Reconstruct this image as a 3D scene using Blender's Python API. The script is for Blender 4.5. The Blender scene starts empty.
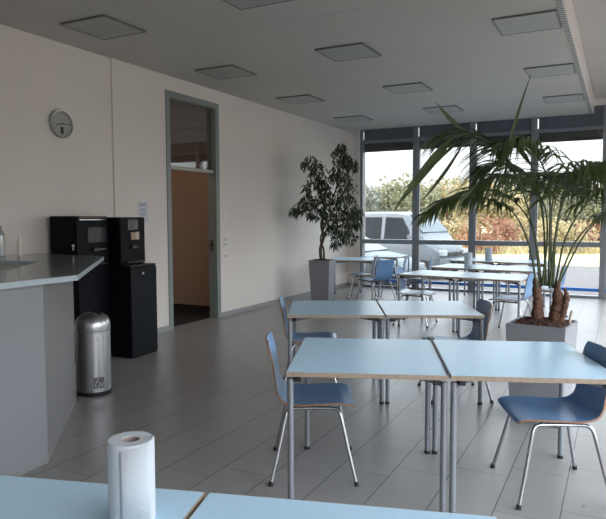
import bpy, bmesh, math, random
from mathutils import Vector, Matrix
R = math.radians
SC = bpy.context.scene
COL = SC.collection

# ------------------------------------------------------------------ camera
cam_d = bpy.data.cameras.new('camera')
cam = bpy.data.objects.new('camera', cam_d)
COL.objects.link(cam)
SC.camera = cam
cam_d.sensor_fit = 'HORIZONTAL'
cam_d.sensor_width = 36.0
cam_d.lens = 36.0 * 618.37 / 606.0
cam_d.clip_start = 0.05
cam_d.clip_end = 500
YAW, PITCH, ROLL = 0.474386, 0.06738, -0.00353
cam.matrix_world = (Matrix.Translation((0, 0, 1.53)) @ Matrix.Rotation(YAW, 4, 'Z')
                    @ Matrix.Rotation(math.pi / 2 - PITCH, 4, 'X') @ Matrix.Rotation(ROLL, 4, 'Z'))

# ------------------------------------------------------------------ world, sun, exposure
world = bpy.data.worlds.new('world')
SC.world = world
world.use_nodes = True
wn = world.node_tree
wn.nodes.clear()
w_out = wn.nodes.new('ShaderNodeOutputWorld')
w_bg = wn.nodes.new('ShaderNodeBackground')
w_tc = wn.nodes.new('ShaderNodeTexCoord')
w_sep = wn.nodes.new('ShaderNodeSeparateXYZ')
w_ramp = wn.nodes.new('ShaderNodeValToRGB')
wn.links.new(w_tc.outputs['Generated'], w_sep.inputs[0])
wn.links.new(w_sep.outputs['Z'], w_ramp.inputs[0])
wn.links.new(w_ramp.outputs[0], w_bg.inputs[0])
wn.links.new(w_bg.outputs[0], w_out.inputs[0])
e = w_ramp.color_ramp.elements
e[0].position = 0.0; e[0].color = (0.16, 0.147, 0.13, 1)
e[1].position = 0.42; e[1].color = (1.12, 1.2, 1.3, 1)
m_ = w_ramp.color_ramp.elements.new(0.10); m_.color = (0.30, 0.305, 0.315, 1)
w_bg.inputs[1].default_value = 9.0

sun_d = bpy.data.lights.new('sun', 'SUN')
sun_d.energy = 4.5
sun_d.angle = R(0.6)
sun_d.color = (1.0, 0.88, 0.68)
sun = bpy.data.objects.new('sun', sun_d)
COL.objects.link(sun)
sun.rotation_euler = Vector((1.0, 0.35, -0.50)).to_track_quat('-Z', 'Y').to_euler()

vs = SC.view_settings
vs.view_transform = 'Standard'
vs.look = 'None'
vs.gamma = 1.0
vs.use_curve_mapping = False
vs.exposure = 0.0
cy = SC.cycles
cy.max_bounces = 10
cy.diffuse_bounces = 6
cy.glossy_bounces = 4
cy.transparent_max_bounces = 16
cy.caustics_reflective = False
cy.caustics_refractive = False
cy.sample_clamp_indirect = 6.0
cy.use_denoising = True

# room measures
XW = -5.45      # left wall plane
YW = 12.775     # window wall plane
HC = 3.437      # lowered ceiling
HR = 3.70       # upper ceiling right of the step
XS = -0.51      # step in the ceiling
XR = 2.6        # right wall
YB = -3.2       # back wall
ZG = -0.30      # ground outside


def portal(name, loc, rot, sx, sy):
    d = bpy.data.lights.new(name, 'AREA')
    d.shape = 'RECTANGLE'; d.size = sx; d.size_y = sy
    d.cycles.is_portal = True
    o = bpy.data.objects.new(name, d); COL.objects.link(o)
    o.location = loc; o.rotation_euler = rot


portal('window_portal', (-1.25, YW + 0.25, 1.6), (R(-90), 0, 0), 7.7, 3.2)
portal('side_portal', (XR + 0.3, 4.2, 1.75), (0, R(90), 0), 2.8, 14.0)

# ------------------------------------------------------------------ materials
MATS = {}


def mat(name, col, rough=0.5, metal=0.0, spec=0.5, noise=0.0, nscale=20.0, bump=0.0, bscale=60.0, coat=0.0, trans=0.0):
    if name in MATS:
        return MATS[name]
    m = bpy.data.materials.new(name)
    m.use_nodes = True
    nt = m.node_tree
    b = nt.nodes['Principled BSDF']
    b.inputs['Base Color'].default_value = (*col, 1)
    b.inputs['Roughness'].default_value = rough
    b.inputs['Metallic'].default_value = metal
    b.inputs['Specular IOR Level'].default_value = spec
    b.inputs['Coat Weight'].default_value = coat
    tc = nt.nodes.new('ShaderNodeTexCoord')
    n = nt.nodes.new('ShaderNodeTexNoise')
    n.inputs['Scale'].default_value = nscale
    n.inputs['Detail'].default_value = 4
    nt.links.new(tc.outputs['Object'], n.inputs['Vector'])
    mx = nt.nodes.new('ShaderNodeMixRGB')
    mx.blend_type = 'MULTIPLY'
    mx.inputs[1].default_value = (*col, 1)
    rp = nt.nodes.new('ShaderNodeValToRGB')
    lo = 1.0 - noise
    rp.color_ramp.elements[0].position = 0.3; rp.color_ramp.elements[0].color = (lo, lo, lo, 1)
    rp.color_ramp.elements[1].position = 0.7; rp.color_ramp.elements[1].color = (1, 1, 1, 1)
    nt.links.new(n.outputs['Fac'], rp.inputs[0])
    nt.links.new(rp.outputs[0], mx.inputs[2])
    mx.inputs[0].default_value = 1.0
    nt.links.new(mx.outputs[0], b.inputs['Base Color'])
    if bump > 0:
        n2 = nt.nodes.new('ShaderNodeTexNoise')
        n2.inputs['Scale'].default_value = bscale
        nt.links.new(tc.outputs['Object'], n2.inputs['Vector'])
        bp = nt.nodes.new('ShaderNodeBump')
        bp.inputs['Strength'].default_value = bump
        bp.inputs['Distance'].default_value = 0.01
        nt.links.new(n2.outputs['Fac'], bp.inputs['Height'])
        nt.links.new(bp.outputs[0], b.inputs['Normal'])
    MATS[name] = m
    return m


def leaf_mat(name, col, col2, rough=0.45, trans=0.25):
    if name in MATS:
        return MATS[name]
    m = bpy.data.materials.new(name); m.use_nodes = True
    nt = m.node_tree
    b = nt.nodes['Principled BSDF']
    tc = nt.nodes.new('ShaderNodeTexCoord')
    n = nt.nodes.new('ShaderNodeTexNoise'); n.inputs['Scale'].default_value = 7.0
    rp = nt.nodes.new('ShaderNodeValToRGB')
    rp.color_ramp.elements[0].position = 0.35; rp.color_ramp.elements[0].color = (*col, 1)
    rp.color_ramp.elements[1].position = 0.65; rp.color_ramp.elements[1].color = (*col2, 1)
    nt.links.new(tc.outputs['Object'], n.inputs['Vector'])
    nt.links.new(n.outputs['Fac'], rp.inputs[0])
    nt.links.new(rp.outputs[0], b.inputs['Base Color'])
    b.inputs['Roughness'].default_value = rough
    tr = nt.nodes.new('ShaderNodeBsdfTranslucent')
    nt.links.new(rp.outputs[0], tr.inputs[0])
    mx = nt.nodes.new('ShaderNodeMixShader'); mx.inputs[0].default_value = trans
    out = nt.nodes['Material Output']
    nt.links.new(b.outputs[0], mx.inputs[1]); nt.links.new(tr.outputs[0], mx.inputs[2])
    nt.links.new(mx.outputs[0], out.inputs[0])
    MATS[name] = m
    return m


def glass_mat(name, tint=(1, 1, 1), refl=0.06):
    m = bpy.data.materials.new(name); m.use_nodes = True
    nt = m.node_tree; nt.nodes.clear()
    out = nt.nodes.new('ShaderNodeOutputMaterial')
    t = nt.nodes.new('ShaderNodeBsdfTransparent'); t.inputs[0].default_value = (*tint, 1)
    g = nt.nodes.new('ShaderNodeBsdfGlossy'); g.inputs['Roughness'].default_value = 0.02
    lw = nt.nodes.new('ShaderNodeLayerWeight'); lw.inputs[0].default_value = 0.25
    ml = nt.nodes.new('ShaderNodeMath'); ml.operation = 'MULTIPLY_ADD'
    ml.inputs[1].default_value = 0.5; ml.inputs[2].default_value = refl
    mx = nt.nodes.new('ShaderNodeMixShader')
    nt.links.new(lw.outputs['Fresnel'], ml.inputs[0])
    nt.links.new(ml.outputs[0], mx.inputs[0])
    nt.links.new(t.outputs[0], mx.inputs[1]); nt.links.new(g.outputs[0], mx.inputs[2])
    nt.links.new(mx.outputs[0], out.inputs[0])
    MATS[name] = m
    return m


def floor_mat():
    m = bpy.data.materials.new('floor_tiles'); m.use_nodes = True
    nt = m.node_tree; b = nt.nodes['Principled BSDF']
    N, L = nt.nodes.new, nt.links.new

    def math_(op, a, b_=None, c=None):
        n = N('ShaderNodeMath'); n.operation = op
        for i, v in enumerate((a, b_, c)):
            if v is None: continue
            if isinstance(v, (int, float)): n.inputs[i].default_value = v
            else: L(v, n.inputs[i])
        return n.outputs[0]
    tc = N('ShaderNodeTexCoord'); sp = N('ShaderNodeSeparateXYZ')
    L(tc.outputs['Object'], sp.inputs[0])
    W_, L_ = 0.316, 0.632
    u = math_('DIVIDE', math_('ADD', sp.outputs['X'], 0.235 + 0.316 * 40), W_)
    col = math_('FLOOR', u)
    fu = math_('FRACT', u)
    v = math_('DIVIDE', math_('SUBTRACT', math_('ADD', sp.outputs['Y'], 20 * L_ - 4.03), math_('MULTIPLY', math_('SUBTRACT', col, 40), 0.158)), L_)
    row = math_('FLOOR', v)
    fv = math_('FRACT', v)
    du = math_('MULTIPLY', math_('MINIMUM', fu, math_('SUBTRACT', 1, fu)), W_)
    dv = math_('MULTIPLY', math_('MINIMUM', fv, math_('SUBTRACT', 1, fv)), L_)
    d = math_('MINIMUM', du, math_('MULTIPLY', dv, 1.6))
    joint = math_('LESS_THAN', d, 0.0026)
    wn_ = N('ShaderNodeTexWhiteNoise'); cb = N('ShaderNodeCombineXYZ')
    L(col, cb.inputs[0]); L(row, cb.inputs[1]); L(cb.outputs[0], wn_.inputs['Vector'])
    ns = N('ShaderNodeTexNoise'); ns.inputs['Scale'].default_value = 2.5; ns.inputs['Detail'].default_value = 6
    ns.inputs['Roughness'].default_value = 0.65
    L(tc.outputs['Object'], ns.inputs['Vector'])
    tone = math_('ADD', math_('MULTIPLY', wn_.outputs['Value'], 0.07), math_('MULTIPLY_ADD', ns.outputs['Fac'], 0.22, 0.82))
    mx = N('ShaderNodeMixRGB'); mx.blend_type = 'MULTIPLY'; mx.inputs[0].default_value = 1
    mx.inputs[1].default_value = (0.30, 0.29, 0.28, 1)
    cr = N('ShaderNodeCombineXYZ'); [L(tone, cr.inputs[i]) for i in range(3)]
    L(cr.outputs[0], mx.inputs[2])
    mj = N('ShaderNodeMixRGB'); L(joint, mj.inputs[0]); L(mx.outputs[0], mj.inputs[1])
    mj.inputs[2].default_value = (0.02, 0.02, 0.02, 1)
    L(mj.outputs[0], b.inputs['Base Color'])
    rg = math_('MULTIPLY_ADD', ns.outputs['Fac'], 0.18, 0.22)
    L(rg, b.inputs['Roughness'])
    bp = N('ShaderNodeBump'); bp.inputs['Strength'].default_value = 0.5; bp.inputs['Distance'].default_value = 0.002
    L(math_('SUBTRACT', 1, joint), bp.inputs['Height']); L(bp.outputs[0], b.inputs['Normal'])
    return m


def stripes_mat(name, ca, cb_, axis, period, frac, rough=0.5, axis2=None, period2=0.03, frac2=0.5):
    m = bpy.data.materials.new(name); m.use_nodes = True
    nt = m.node_tree; b = nt.nodes['Principled BSDF']; b.inputs['Roughness'].default_value = rough
    N, L = nt.nodes.new, nt.links.new
    tc = N('ShaderNodeTexCoord'); sp = N('ShaderNodeSeparateXYZ'); L(tc.outputs['Object'], sp.inputs[0])

    def st(ax, per, fr):
        a = N('ShaderNodeMath'); a.operation = 'DIVIDE'; L(sp.outputs[ax], a.inputs[0]); a.inputs[1].default_value = per
        f = N('ShaderNodeMath'); f.operation = 'FRACT'; L(a.outputs[0], f.inputs[0])
        l = N('ShaderNodeMath'); l.operation = 'LESS_THAN'; L(f.outputs[0], l.inputs[0]); l.inputs[1].default_value = fr
        return l.outputs[0]
    o = st(axis, period, frac)
    if axis2:
        o2 = st(axis2, period2, frac2)
        k = N('ShaderNodeMath'); k.operation = 'MULTIPLY'; L(o, k.inputs[0]); L(o2, k.inputs[1]); o = k.outputs[0]
    mx = N('ShaderNodeMixRGB'); L(o, mx.inputs[0]); mx.inputs[1].default_value = (*ca, 1); mx.inputs[2].default_value = (*cb_, 1)
    L(mx.outputs[0], b.inputs['Base Color'])
    MATS[name] = m
    return m


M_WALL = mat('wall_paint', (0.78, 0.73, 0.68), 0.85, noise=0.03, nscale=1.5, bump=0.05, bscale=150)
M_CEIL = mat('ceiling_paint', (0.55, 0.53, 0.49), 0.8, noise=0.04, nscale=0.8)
M_STEP = mat('step_paint', (0.82, 0.76, 0.70), 0.6)
M_SKIRT = mat('skirting_grey', (0.33, 0.33, 0.33), 0.4, noise=0.05)
M_FRAME = mat('window_frame_grey', (0.22, 0.235, 0.26), 0.4, metal=0.3)
M_BLIND = mat('blind_slats_dark', (0.11, 0.125, 0.155), 0.5, noise=0.2, nscale=8)
M_BLIND2 = mat('blind_box_dark', (0.09, 0.09, 0.11), 0.5, noise=0.2, nscale=8)
M_BLUEP = mat('blue_paint', (0.03, 0.17, 0.55), 0.4)
M_DOORF = mat('door_frame_green_grey', (0.24, 0.275, 0.265), 0.4)
M_CORR = mat('corridor_paint', (0.55, 0.44, 0.36), 0.8)
M_CARPET = mat('dark_carpet', (0.012, 0.012, 0.014), 0.95, noise=0.3, nscale=80)
M_TOP = mat('light_blue_laminate', (0.52, 0.75, 0.93), 0.27, noise=0.03, nscale=30, spec=0.38)
M_EDGE = mat('beech_edge', (0.42, 0.33, 0.25), 0.5, noise=0.2, nscale=40)
M_TUBE = mat('silver_tube', (0.27, 0.29, 0.32), 0.4, metal=0.5)
M_CHROME = mat('chrome', (0.46, 0.47, 0.49), 0.22, metal=1.0)
M_BLACK = mat('black_plastic', (0.012, 0.012, 0.014), 0.4)
M_SEAT = mat('blue_laminate_seat', (0.13, 0.27, 0.48), 0.28, noise=0.05, nscale=25)
M_SEATEDGE = mat('plywood_edge', (0.36, 0.20, 0.12), 0.5, noise=0.3, nscale=60)
M_PAPER = mat('paper_towel', (0.52, 0.56, 0.60), 0.95, bump=0.15, bscale=90)
M_CARD = mat('cardboard_core', (0.30, 0.24, 0.20), 0.9)
M_COUNTER = mat('speckled_grey_worktop', (0.24, 0.265, 0.28), 0.13, noise=0.35, nscale=160)
M_CEDGE = mat('worktop_edge', (0.40, 0.47, 0.51), 0.35, noise=0.1, nscale=120)
M_CBODY = mat('counter_side_grey', (0.225, 0.225, 0.225), 0.5, noise=0.04)
M_PERF = stripes_mat('perforated_panel', (0.235, 0.25, 0.265), (0.19, 0.20, 0.215), 'Y', 0.016, 0.45, 0.5, 'Z', 0.016, 0.45)
M_DARKSTEEL = mat('dark_basin', (0.022, 0.025, 0.028), 0.45, spec=0.2)
M_CAB = mat('black_cabinet', (0.008, 0.009, 0.012), 0.45, noise=0.1, spec=0.08)
M_MACH = mat('black_gloss_machine', (0.005, 0.005, 0.008), 0.35, spec=0.08)
M_SCREEN = mat('dark_screen_glass', (0.03, 0.032, 0.042), 0.2)
M_SCREEN2 = mat('small_screen_glass', (0.04, 0.05, 0.06), 0.2)
M_TAN = mat('tan_cup_picture', (0.38, 0.28, 0.19), 0.5)
M_TANL = mat('pale_tan', (0.50, 0.42, 0.33), 0.5)
M_STEEL = mat('brushed_steel', (0.46, 0.46, 0.47), 0.28, metal=0.9, noise=0.08, nscale=12)
M_WHITE = mat('white_plastic', (0.80, 0.80, 0.78), 0.4)
M_CREAM = mat('cream_plastic', (0.72, 0.70, 0.62), 0.4)
M_RED = mat('red_mark', (0.35, 0.08, 0.06), 0.5)
M_DIAL = mat('clock_dial', (0.36, 0.37, 0.36), 0.5)
M_CLOCKRIM = mat('clock_rim', (0.42, 0.42, 0.41), 0.3, metal=0.7)
M_INK = mat('black_ink', (0.015, 0.015, 0.015), 0.5)
M_LAMP = mat('lamp_louvre_grey', (0.385, 0.40, 0.37), 0.55)
M_LAMPF = mat('lamp_side_dark', (0.17, 0.17, 0.16), 0.5)
M_PLANTER = mat('grey_planter', (0.26, 0.27, 0.29), 0.5, noise=0.06, nscale=8)
M_SOIL = mat('brown_clay_granules', (0.085, 0.034, 0.022), 0.95, noise=0.7, nscale=60, bump=1.0, bscale=70)
M_TRUNK = mat('palm_trunk', (0.20, 0.10, 0.06), 0.85, noise=0.7, nscale=45, bump=1.0, bscale=60)
M_BARK = mat('ficus_bark', (0.09, 0.065, 0.05), 0.8, noise=0.4, nscale=30)
M_PETIOLE = mat('palm_stalk', (0.075, 0.10, 0.035), 0.4, noise=0.2)
M_PALM = leaf_mat('palm_leaf', (0.055, 0.085, 0.026), (0.115, 0.15, 0.05), 0.4, 0.3)
M_FICUS = leaf_mat('ficus_leaf', (0.02, 0.038, 0.018), (0.05, 0.08, 0.035), 0.35, 0.15)
M_GLASS = glass_mat('window_glass', (0.76, 0.78, 0.78))
M_FLOOR = floor_mat()
M_SLOT = stripes_mat('slotted_strip', (0.55, 0.54, 0.51), (0.04, 0.04, 0.04), 'Y', 0.06, 0.5, 0.5)
M_NOTE = mat('notice_paper', (0.62, 0.63, 0.70), 0.8)
M_NOTEP = mat('violet_print', (0.30, 0.30, 0.48), 0.8)

# ------------------------------------------------------------------ mesh helpers


def link(name, bm, mats, parent=None, smooth=False, loc=None, rz=None):
    me = bpy.data.meshes.new(name)
    bmesh.ops.recalc_face_normals(bm, faces=bm.faces[:])
    bm.to_mesh(me); bm.free()
    if not isinstance(mats, (list, tuple)): mats = [mats]
    for m in mats: me.materials.append(m)
    if smooth:
        for p in me.polygons: p.use_smooth = True
        if smooth != 'all':
            me.set_sharp_from_angle(angle=R(40))
    o = bpy.data.objects.new(name, me)
    COL.objects.link(o)
    if parent is not None: o.parent = parent
    if loc: o.location = loc
    if rz is not None: o.rotation_euler = (0, 0, rz)
    return o


def box(bm, x0, x1, y0, y1, z0, z1, mi=0, bev=0.0):
    vs_ = [bm.verts.new((x, y, z)) for z in (z0, z1) for y in (y0, y1) for x in (x0, x1)]
    fs = []
    for idx in ((0, 2, 3, 1), (4, 5, 7, 6), (0, 1, 5, 4), (2, 6, 7, 3), (0, 4, 6, 2), (1, 3, 7, 5)):
        f = bm.faces.new([vs_[i] for i in idx]); f.material_index = mi; fs.append(f)
    if bev > 0:
        es = list({e for f in fs for e in f.edges})
        r = bmesh.ops.bevel(bm, geom=es, offset=bev, segments=2, affect='EDGES', profile=0.5)
        for f in r['faces']: f.material_index = mi
    return fs


def prism(bm, pts, z0, z1, mi=0, side_mi=None):
    lo = [bm.verts.new((p[0], p[1], z0)) for p in pts]
    hi = [bm.verts.new((p[0], p[1], z1)) for p in pts]
    f = bm.faces.new(lo); f.material_index = mi
    f = bm.faces.new(hi); f.material_index = mi
    n = len(pts)
    for i in range(n):
        f = bm.faces.new((lo[i], lo[(i + 1) % n], hi[(i + 1) % n], hi[i]))
        f.material_index = mi if side_mi is None else side_mi


def catmull(pts, sub=6):
    P = [Vector(p) for p in pts]
    if len(P) < 3: sub_ = 1
    out = []
    for i in range(len(P) - 1):
        p0 = P[i - 1] if i > 0 else P[i] * 2 - P[i + 1]
        p1, p2 = P[i], P[i + 1]
        p3 = P[i + 2] if i + 2 < len(P) else P[i + 1] * 2 - P[i]
        for k in range(sub):
            t = k / sub
            out.append(0.5 * ((2 * p1) + (-p0 + p2) * t + (2 * p0 - 5 * p1 + 4 * p2 - p3) * t * t + (-p0 + 3 * p1 - 3 * p2 + p3) * t ** 3))
    out.append(P[-1])
    return out


def tube(bm, pts, r, seg=10, mi=0, cap=True):
    P = [Vector(p) for p in pts]
    n = len(P)
    rs = r if isinstance(r, (list, tuple)) else [r] * n
    rings = []
    up = None
    for i in range(n):
        d = (P[min(i + 1, n - 1)] - P[max(i - 1, 0)]).normalized()
        if up is None:
            up = Vector((0, 0, 1)) if abs(d.z) < 0.9 else Vector((1, 0, 0))
        s = d.cross(up).normalized()
        up = s.cross(d).normalized()
        rings.append([bm.verts.new(P[i] + (s * math.cos(a) + up * math.sin(a)) * rs[i])
                      for a in [2 * math.pi * k / seg for k in range(seg)]])
    for i in range(n - 1):
        for k in range(seg):
            f = bm.faces.new((rings[i][k], rings[i][(k + 1) % seg], rings[i + 1][(k + 1) % seg], rings[i + 1][k]))
            f.material_index = mi
    if cap:
        for g in (rings[0], rings[-1]):
            f = bm.faces.new(g); f.material_index = mi


def lathe(bm, prof, seg=32, mi=0, cx=0.0, cy_=0.0):
    rings = []
    for (r, z) in prof:
        if r < 1e-5:
            rings.append([bm.verts.new((cx, cy_, z))])
        else:
            rings.append([bm.verts.new((cx + r * math.cos(2 * math.pi * k / seg), cy_ + r * math.sin(2 * math.pi * k / seg), z)) for k in range(seg)])
    for a, b in zip(rings[:-1], rings[1:]):
        for k in range(seg):
            k2 = (k + 1) % seg
            if len(a) == 1 and len(b) == 1: continue
            if len(a) == 1: f = bm.faces.new((a[0], b[k], b[k2]))
            elif len(b) == 1: f = bm.faces.new((a[k], a[k2], b[0]))
            else: f = bm.faces.new((a[k], a[k2], b[k2], b[k]))
            f.material_index = mi


def B(): return bmesh.new()


def simple(name, dims, m, parent=None, bev=0.0):
    bm = B(); box(bm, *dims, bev=bev)
    return link(name, bm, m, parent)


def tag(o, label=None, cat=None, group=None, kind=None):
    if label: o['label'] = label
    if cat: o['category'] = cat
    if group: o['group'] = group
    if kind: o['kind'] = kind
    return o


def empty(name, loc=(0, 0, 0), rz=0.0):
    o = bpy.data.objects.new(name, None)
    COL.objects.link(o)
    o.location = loc; o.rotation_euler = (0, 0, rz)
    o.empty_display_size = 0.1
    return o


def copy_tree(o, parent=None):
    c = o.copy(); COL.objects.link(c)
    if parent is not None: c.parent = parent
    for ch in list(o.children): copy_tree(ch, c)
    return c


def S(o, **k):
    o['kind'] = 'structure'
    return o


# ------------------------------------------------------------------ room shell
S(simple('floor', (-5.8, XR + 0.3, YB - 0.3, YW + 0.3, -0.25, 0.0), M_FLOOR))

# left wall with door opening (y 6.66..7.76, up to 3.2), a little set back before the pilaster
DY0, DY1, DZ = 6.64, 7.79, 3.215
bm = B()
box(bm, -5.60, XW - 0.020, YB, 5.64, 0, HR + 0.2)
box(bm, -5.60, XW, 5.64, DY0, 0, HR + 0.2)
box(bm, -5.60, XW, DY1, YW + 0.3, 0, HR + 0.2)
box(bm, -5.60, XW, DY0, DY1, DZ, HR + 0.2)
S(link('wall_left', bm, M_WALL))
bm = B()
box(bm, XW - 0.025, XW - 0.010, YB, 5.64, 0, 0.075)
box(bm, XW - 0.005, XW + 0.012, 5.64, DY0 - 0.036, 0, 0.075)
box(bm, XW - 0.005, XW + 0.012, DY1 + 0.036, YW, 0, 0.075)
S(link('baseboard_left', bm, M_SKIRT))

# window wall: pier at the corner, sill strip, header
bm = B()
box(bm, XW, -5.13, YW, YW + 0.3, 0, HR + 0.2)
box(bm, XR, XR + 0.3, YW - 0.1, YW + 0.3, 0, HR + 0.2)
box(bm, -5.8, XR + 0.3, YW + 0.005, YW + 0.3, HC + 0.14, 4.1)
S(link('wall_far', bm, M_WALL))
S(simple('trim_21', (-5.165, -5.131, YW - 0.05, YW - 0.0005, 0.0, HC - 0.001), mat('white_reveal', (0.80, 0.80, 0.80), 0.5)))
S(simple('baseboard_far', (XW + 0.012, -5.166, YW - 0.012, YW - 0.001, 0, 0.075), M_SKIRT))

# right wall (out of frame) with a long band of windows, and the back wall
bm = B()
box(bm, XR, XR + 0.25, YB, YW - 0.1, 0, 0.35)
box(bm, XR, XR + 0.25, YB, YW - 0.1, 3.15, 4.0)
for y0, y1 in ((YB, -2.8), (-0.6, -0.45), (1.7, 1.85), (4.0, 4.15), (6.3, 6.45), (8.6, 8.75), (11.2, YW - 0.1)):
    box(bm, XR, XR + 0.25, y0, y1, 0.35, 3.15)
S(link('wall_right', bm, M_WALL))
S(simple('wall_back', (-5.8, XR + 0.25, YB - 0.25, YB, 0, 4.0), M_WALL))

# ceilings and the step between them
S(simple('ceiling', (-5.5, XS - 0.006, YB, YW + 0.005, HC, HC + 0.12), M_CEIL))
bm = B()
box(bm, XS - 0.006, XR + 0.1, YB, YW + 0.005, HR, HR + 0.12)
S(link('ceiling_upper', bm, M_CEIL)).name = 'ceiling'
S(simple('trim_1', (XS - 0.006, XS + 0.012, YB, YW, HC - 0.004, HR), M_STEP))
S(simple('trim_2', (XS - 0.062, XS - 0.007, YB, YW, HC - 0.003, HC - 0.0005), M_SLOT))
bm = B()  # fine joints of the ceiling sheets
for x in (-4.0, -2.04):
    box(bm, x, x + 0.008, YB, YW, HC - 0.0015, HC - 0.0003)
for y in (3.2, 5.4, 7.6, 9.75, 11.8):
    box(bm, -5.4, XS - 0.07, y, y + 0.006, HC - 0.0015, HC - 0.0003)
S(link('trim_3', bm, mat('ceiling_joint', (0.49, 0.475, 0.44), 0.8)))

# mullions, window bays
MX = [-5.09, -3.88, -2.70, -1.53, -0.28, 0.87, XR - 0.04]
n_tr = 4
for i, x in enumerate(MX):
    bm = B()
    hw = 0.03 if i == 0 else 0.055
    box(bm, x - hw, x + hw, YW - 0.045, YW + 0.115, 0.0, HC + 0.14, bev=0.004)
    if i:
        box(bm, x + hw + 0.004, x + hw + 0.022, YW + 0.0, YW + 0.09, 0.0, 2.97)
    S(link('trim_%d' % n_tr, bm, M_FRAME)); n_tr += 1
for i in range(len(MX) - 1):
    a, b = MX[i] + (0.03 if i == 0 else 0.055), MX[i + 1] - 0.055
    top = HC + 0.14
    w = empty('window_%d' % (i + 1), ((a + b) / 2, YW, 0)); w['kind'] = 'structure'
    hx = (b - a) / 2
    bm = B()                                    # rails: foot, middle, head
    box(bm, -hx, hx, -0.035, 0.09, 0.0, 0.045)
    box(bm, -hx, hx, -0.03, 0.085, 0.96, 1.055, bev=0.004)
    box(bm, -hx, hx, -0.03, 0.10, 3.14, 3.20, bev=0.004)
    link('frame_rail', bm, M_FRAME, w)
    simple('foot_bar', (-hx, hx, -0.025, 0.03, 0.125, 0.185), M_BLUEP, w)
    simple('pane', (-hx, hx, 0.045, 0.053, 0.045, 0.96), M_GLASS, w)
    simple('pane', (-hx, hx, 0.045, 0.053, 1.055, 3.14), M_GLASS, w)
    bm = B()                                    # dark slats packed under the head
    for k in range(11):
        z = 2.965 + k * 0.0165
        box(bm, -hx + 0.005, hx - 0.005, 0.060, 0.135, z, z + 0.0125)
    link('blind_stack', bm, M_BLIND2, w)
    bm = B()
    box(bm, -hx + 0.018, hx, 0.0, 0.05, 3.20, top)
    box(bm, -hx, -hx + 0.018, 0.0, 0.05, 3.20, 3.225)
    box(bm, -hx, -hx + 0.018, 0.0, 0.05, HC - 0.03, top)
    link('header_panel', bm, M_BLIND, w)

# ------------------------------------------------------------------ door opening and the corridor behind it
door = empty('door_1', (XW, (DY0 + DY1) / 2, 0)); door['kind'] = 'structure'
hd = (DY1 - DY0) / 2
bm = B()
for s in (-1, 1):
    y0, y1 = sorted((s * hd, s * (hd - 0.05)))
    box(bm, -0.145, 0.012, y0, y1, 0, DZ, bev=0.003)
    y0, y1 = sorted((s * (hd - 0.01), s * (hd + 0.035)))
    box(bm, 0.0005, 0.016, y0, y1, 0, DZ + 0.025, bev=0.003)
box(bm, -0.145, 0.012, -hd + 0.05, hd - 0.05, DZ - 0.05, DZ)
box(bm, 0.0005, 0.016, -hd + 0.01, hd - 0.01, DZ - 0.01, DZ + 0.025)
link('frame', bm, M_DOORF, door)
simple('transom_rail', (-0.11, -0.03, -hd + 0.05, hd - 0.05, 2.20, 2.25), mat('transom_grey', (0.42, 0.42, 0.39), 0.4), door, 0.004)
simple('transom_glass', (-0.074, -0.066, -hd + 0.05, hd - 0.05, 2.25, DZ - 0.05), M_GLASS, door)
bm = B()
box(bm, -0.11, -0.05, hd - 0.054, hd - 0.0495, 1.03, 1.20)
link('strike_plate', bm, M_CHROME, door)
simple('latch', (-0.095, -0.065, hd - 0.075, hd - 0.054, 1.10, 1.14), M_BLACK, door)
# corridor room
CX0, CY1 = -7.9, 8.75
bm = B()
box(bm, CX0, -5.60, CY1, CY1 + 0.1, 0, 3.6)
box(bm, CX0 - 0.1, CX0, 5.3, CY1 + 0.1, 0, 3.6)
box(bm, CX0, -5.60, 5.2, 5.3, 0, 3.6)
box(bm, CX0, -5.60, 5.3, CY1, 3.5, 3.6)
S(link('wall_corridor', bm, M_CORR))
S(simple('floor_corridor', (CX0, -5.58, 5.3, CY1, -0.2, 0.004), M_CARPET)).name = 'floor'
cl = bpy.data.lights.new('corridor_lamp_light', 'POINT'); cl.energy = 12; cl.color = (1.0, 0.76, 0.54); cl.shadow_soft_size = 0.12
clo = bpy.data.objects.new('corridor_lamp_light', cl); COL.objects.link(clo); clo.location = (-6.5, 6.1, 2.9)

# ------------------------------------------------------------------ ceiling lamps
LX = [-4.935, -3.14, -1.163]
LY = [[4.42, 6.57, 8.68, 10.90], [4.30, 6.42, 8.66, 10.70], [4.10, 6.25, 8.48, 10.63]]
cols = ['column nearest the left wall', 'middle column', 'column beside the ceiling step']
rows = ['nearest', 'second nearest', 'third nearest', 'farthest']
lamp0 = None
for c in range(3):
    for r_ in range(4):
        if c == 2 and r_ == 0: continue
        if lamp0 is None:
            t = empty('ceiling_lamp')
            bm = B(); box(bm, 0, 0.585, 0, 0.018, -0.018, -0.0005); box(bm, 0, 0.585, 0.567, 0.585, -0.018, -0.0005)
            box(bm, 0, 0.018, 0.018, 0.567, -0.018, -0.0005); box(bm, 0.567, 0.585, 0.018, 0.567, -0.018, -0.0005)
            link('housing', bm, M_LAMPF, t)
            bm = B(); box(bm, 0.018, 0.567, 0.018, 0.567, -0.016, -0.0005)
            for k in range(1, 4): box(bm, 0.018, 0.567, 0.018 + k * 0.137, 0.026 + k * 0.137, -0.0172, -0.016)
            link('diffuser', bm, M_LAMP, t)
            lamp0 = t
        else:
            t = copy_tree(lamp0)
        t.location = (LX[c], LY[c][r_], HC)
        tag(t, 'unlit square ceiling lamp, %s in the %s' % (rows[r_], cols[c]), 'lamp', 'square lamps on the lowered ceiling')

# ------------------------------------------------------------------ tables
GAP = 0.004


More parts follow.
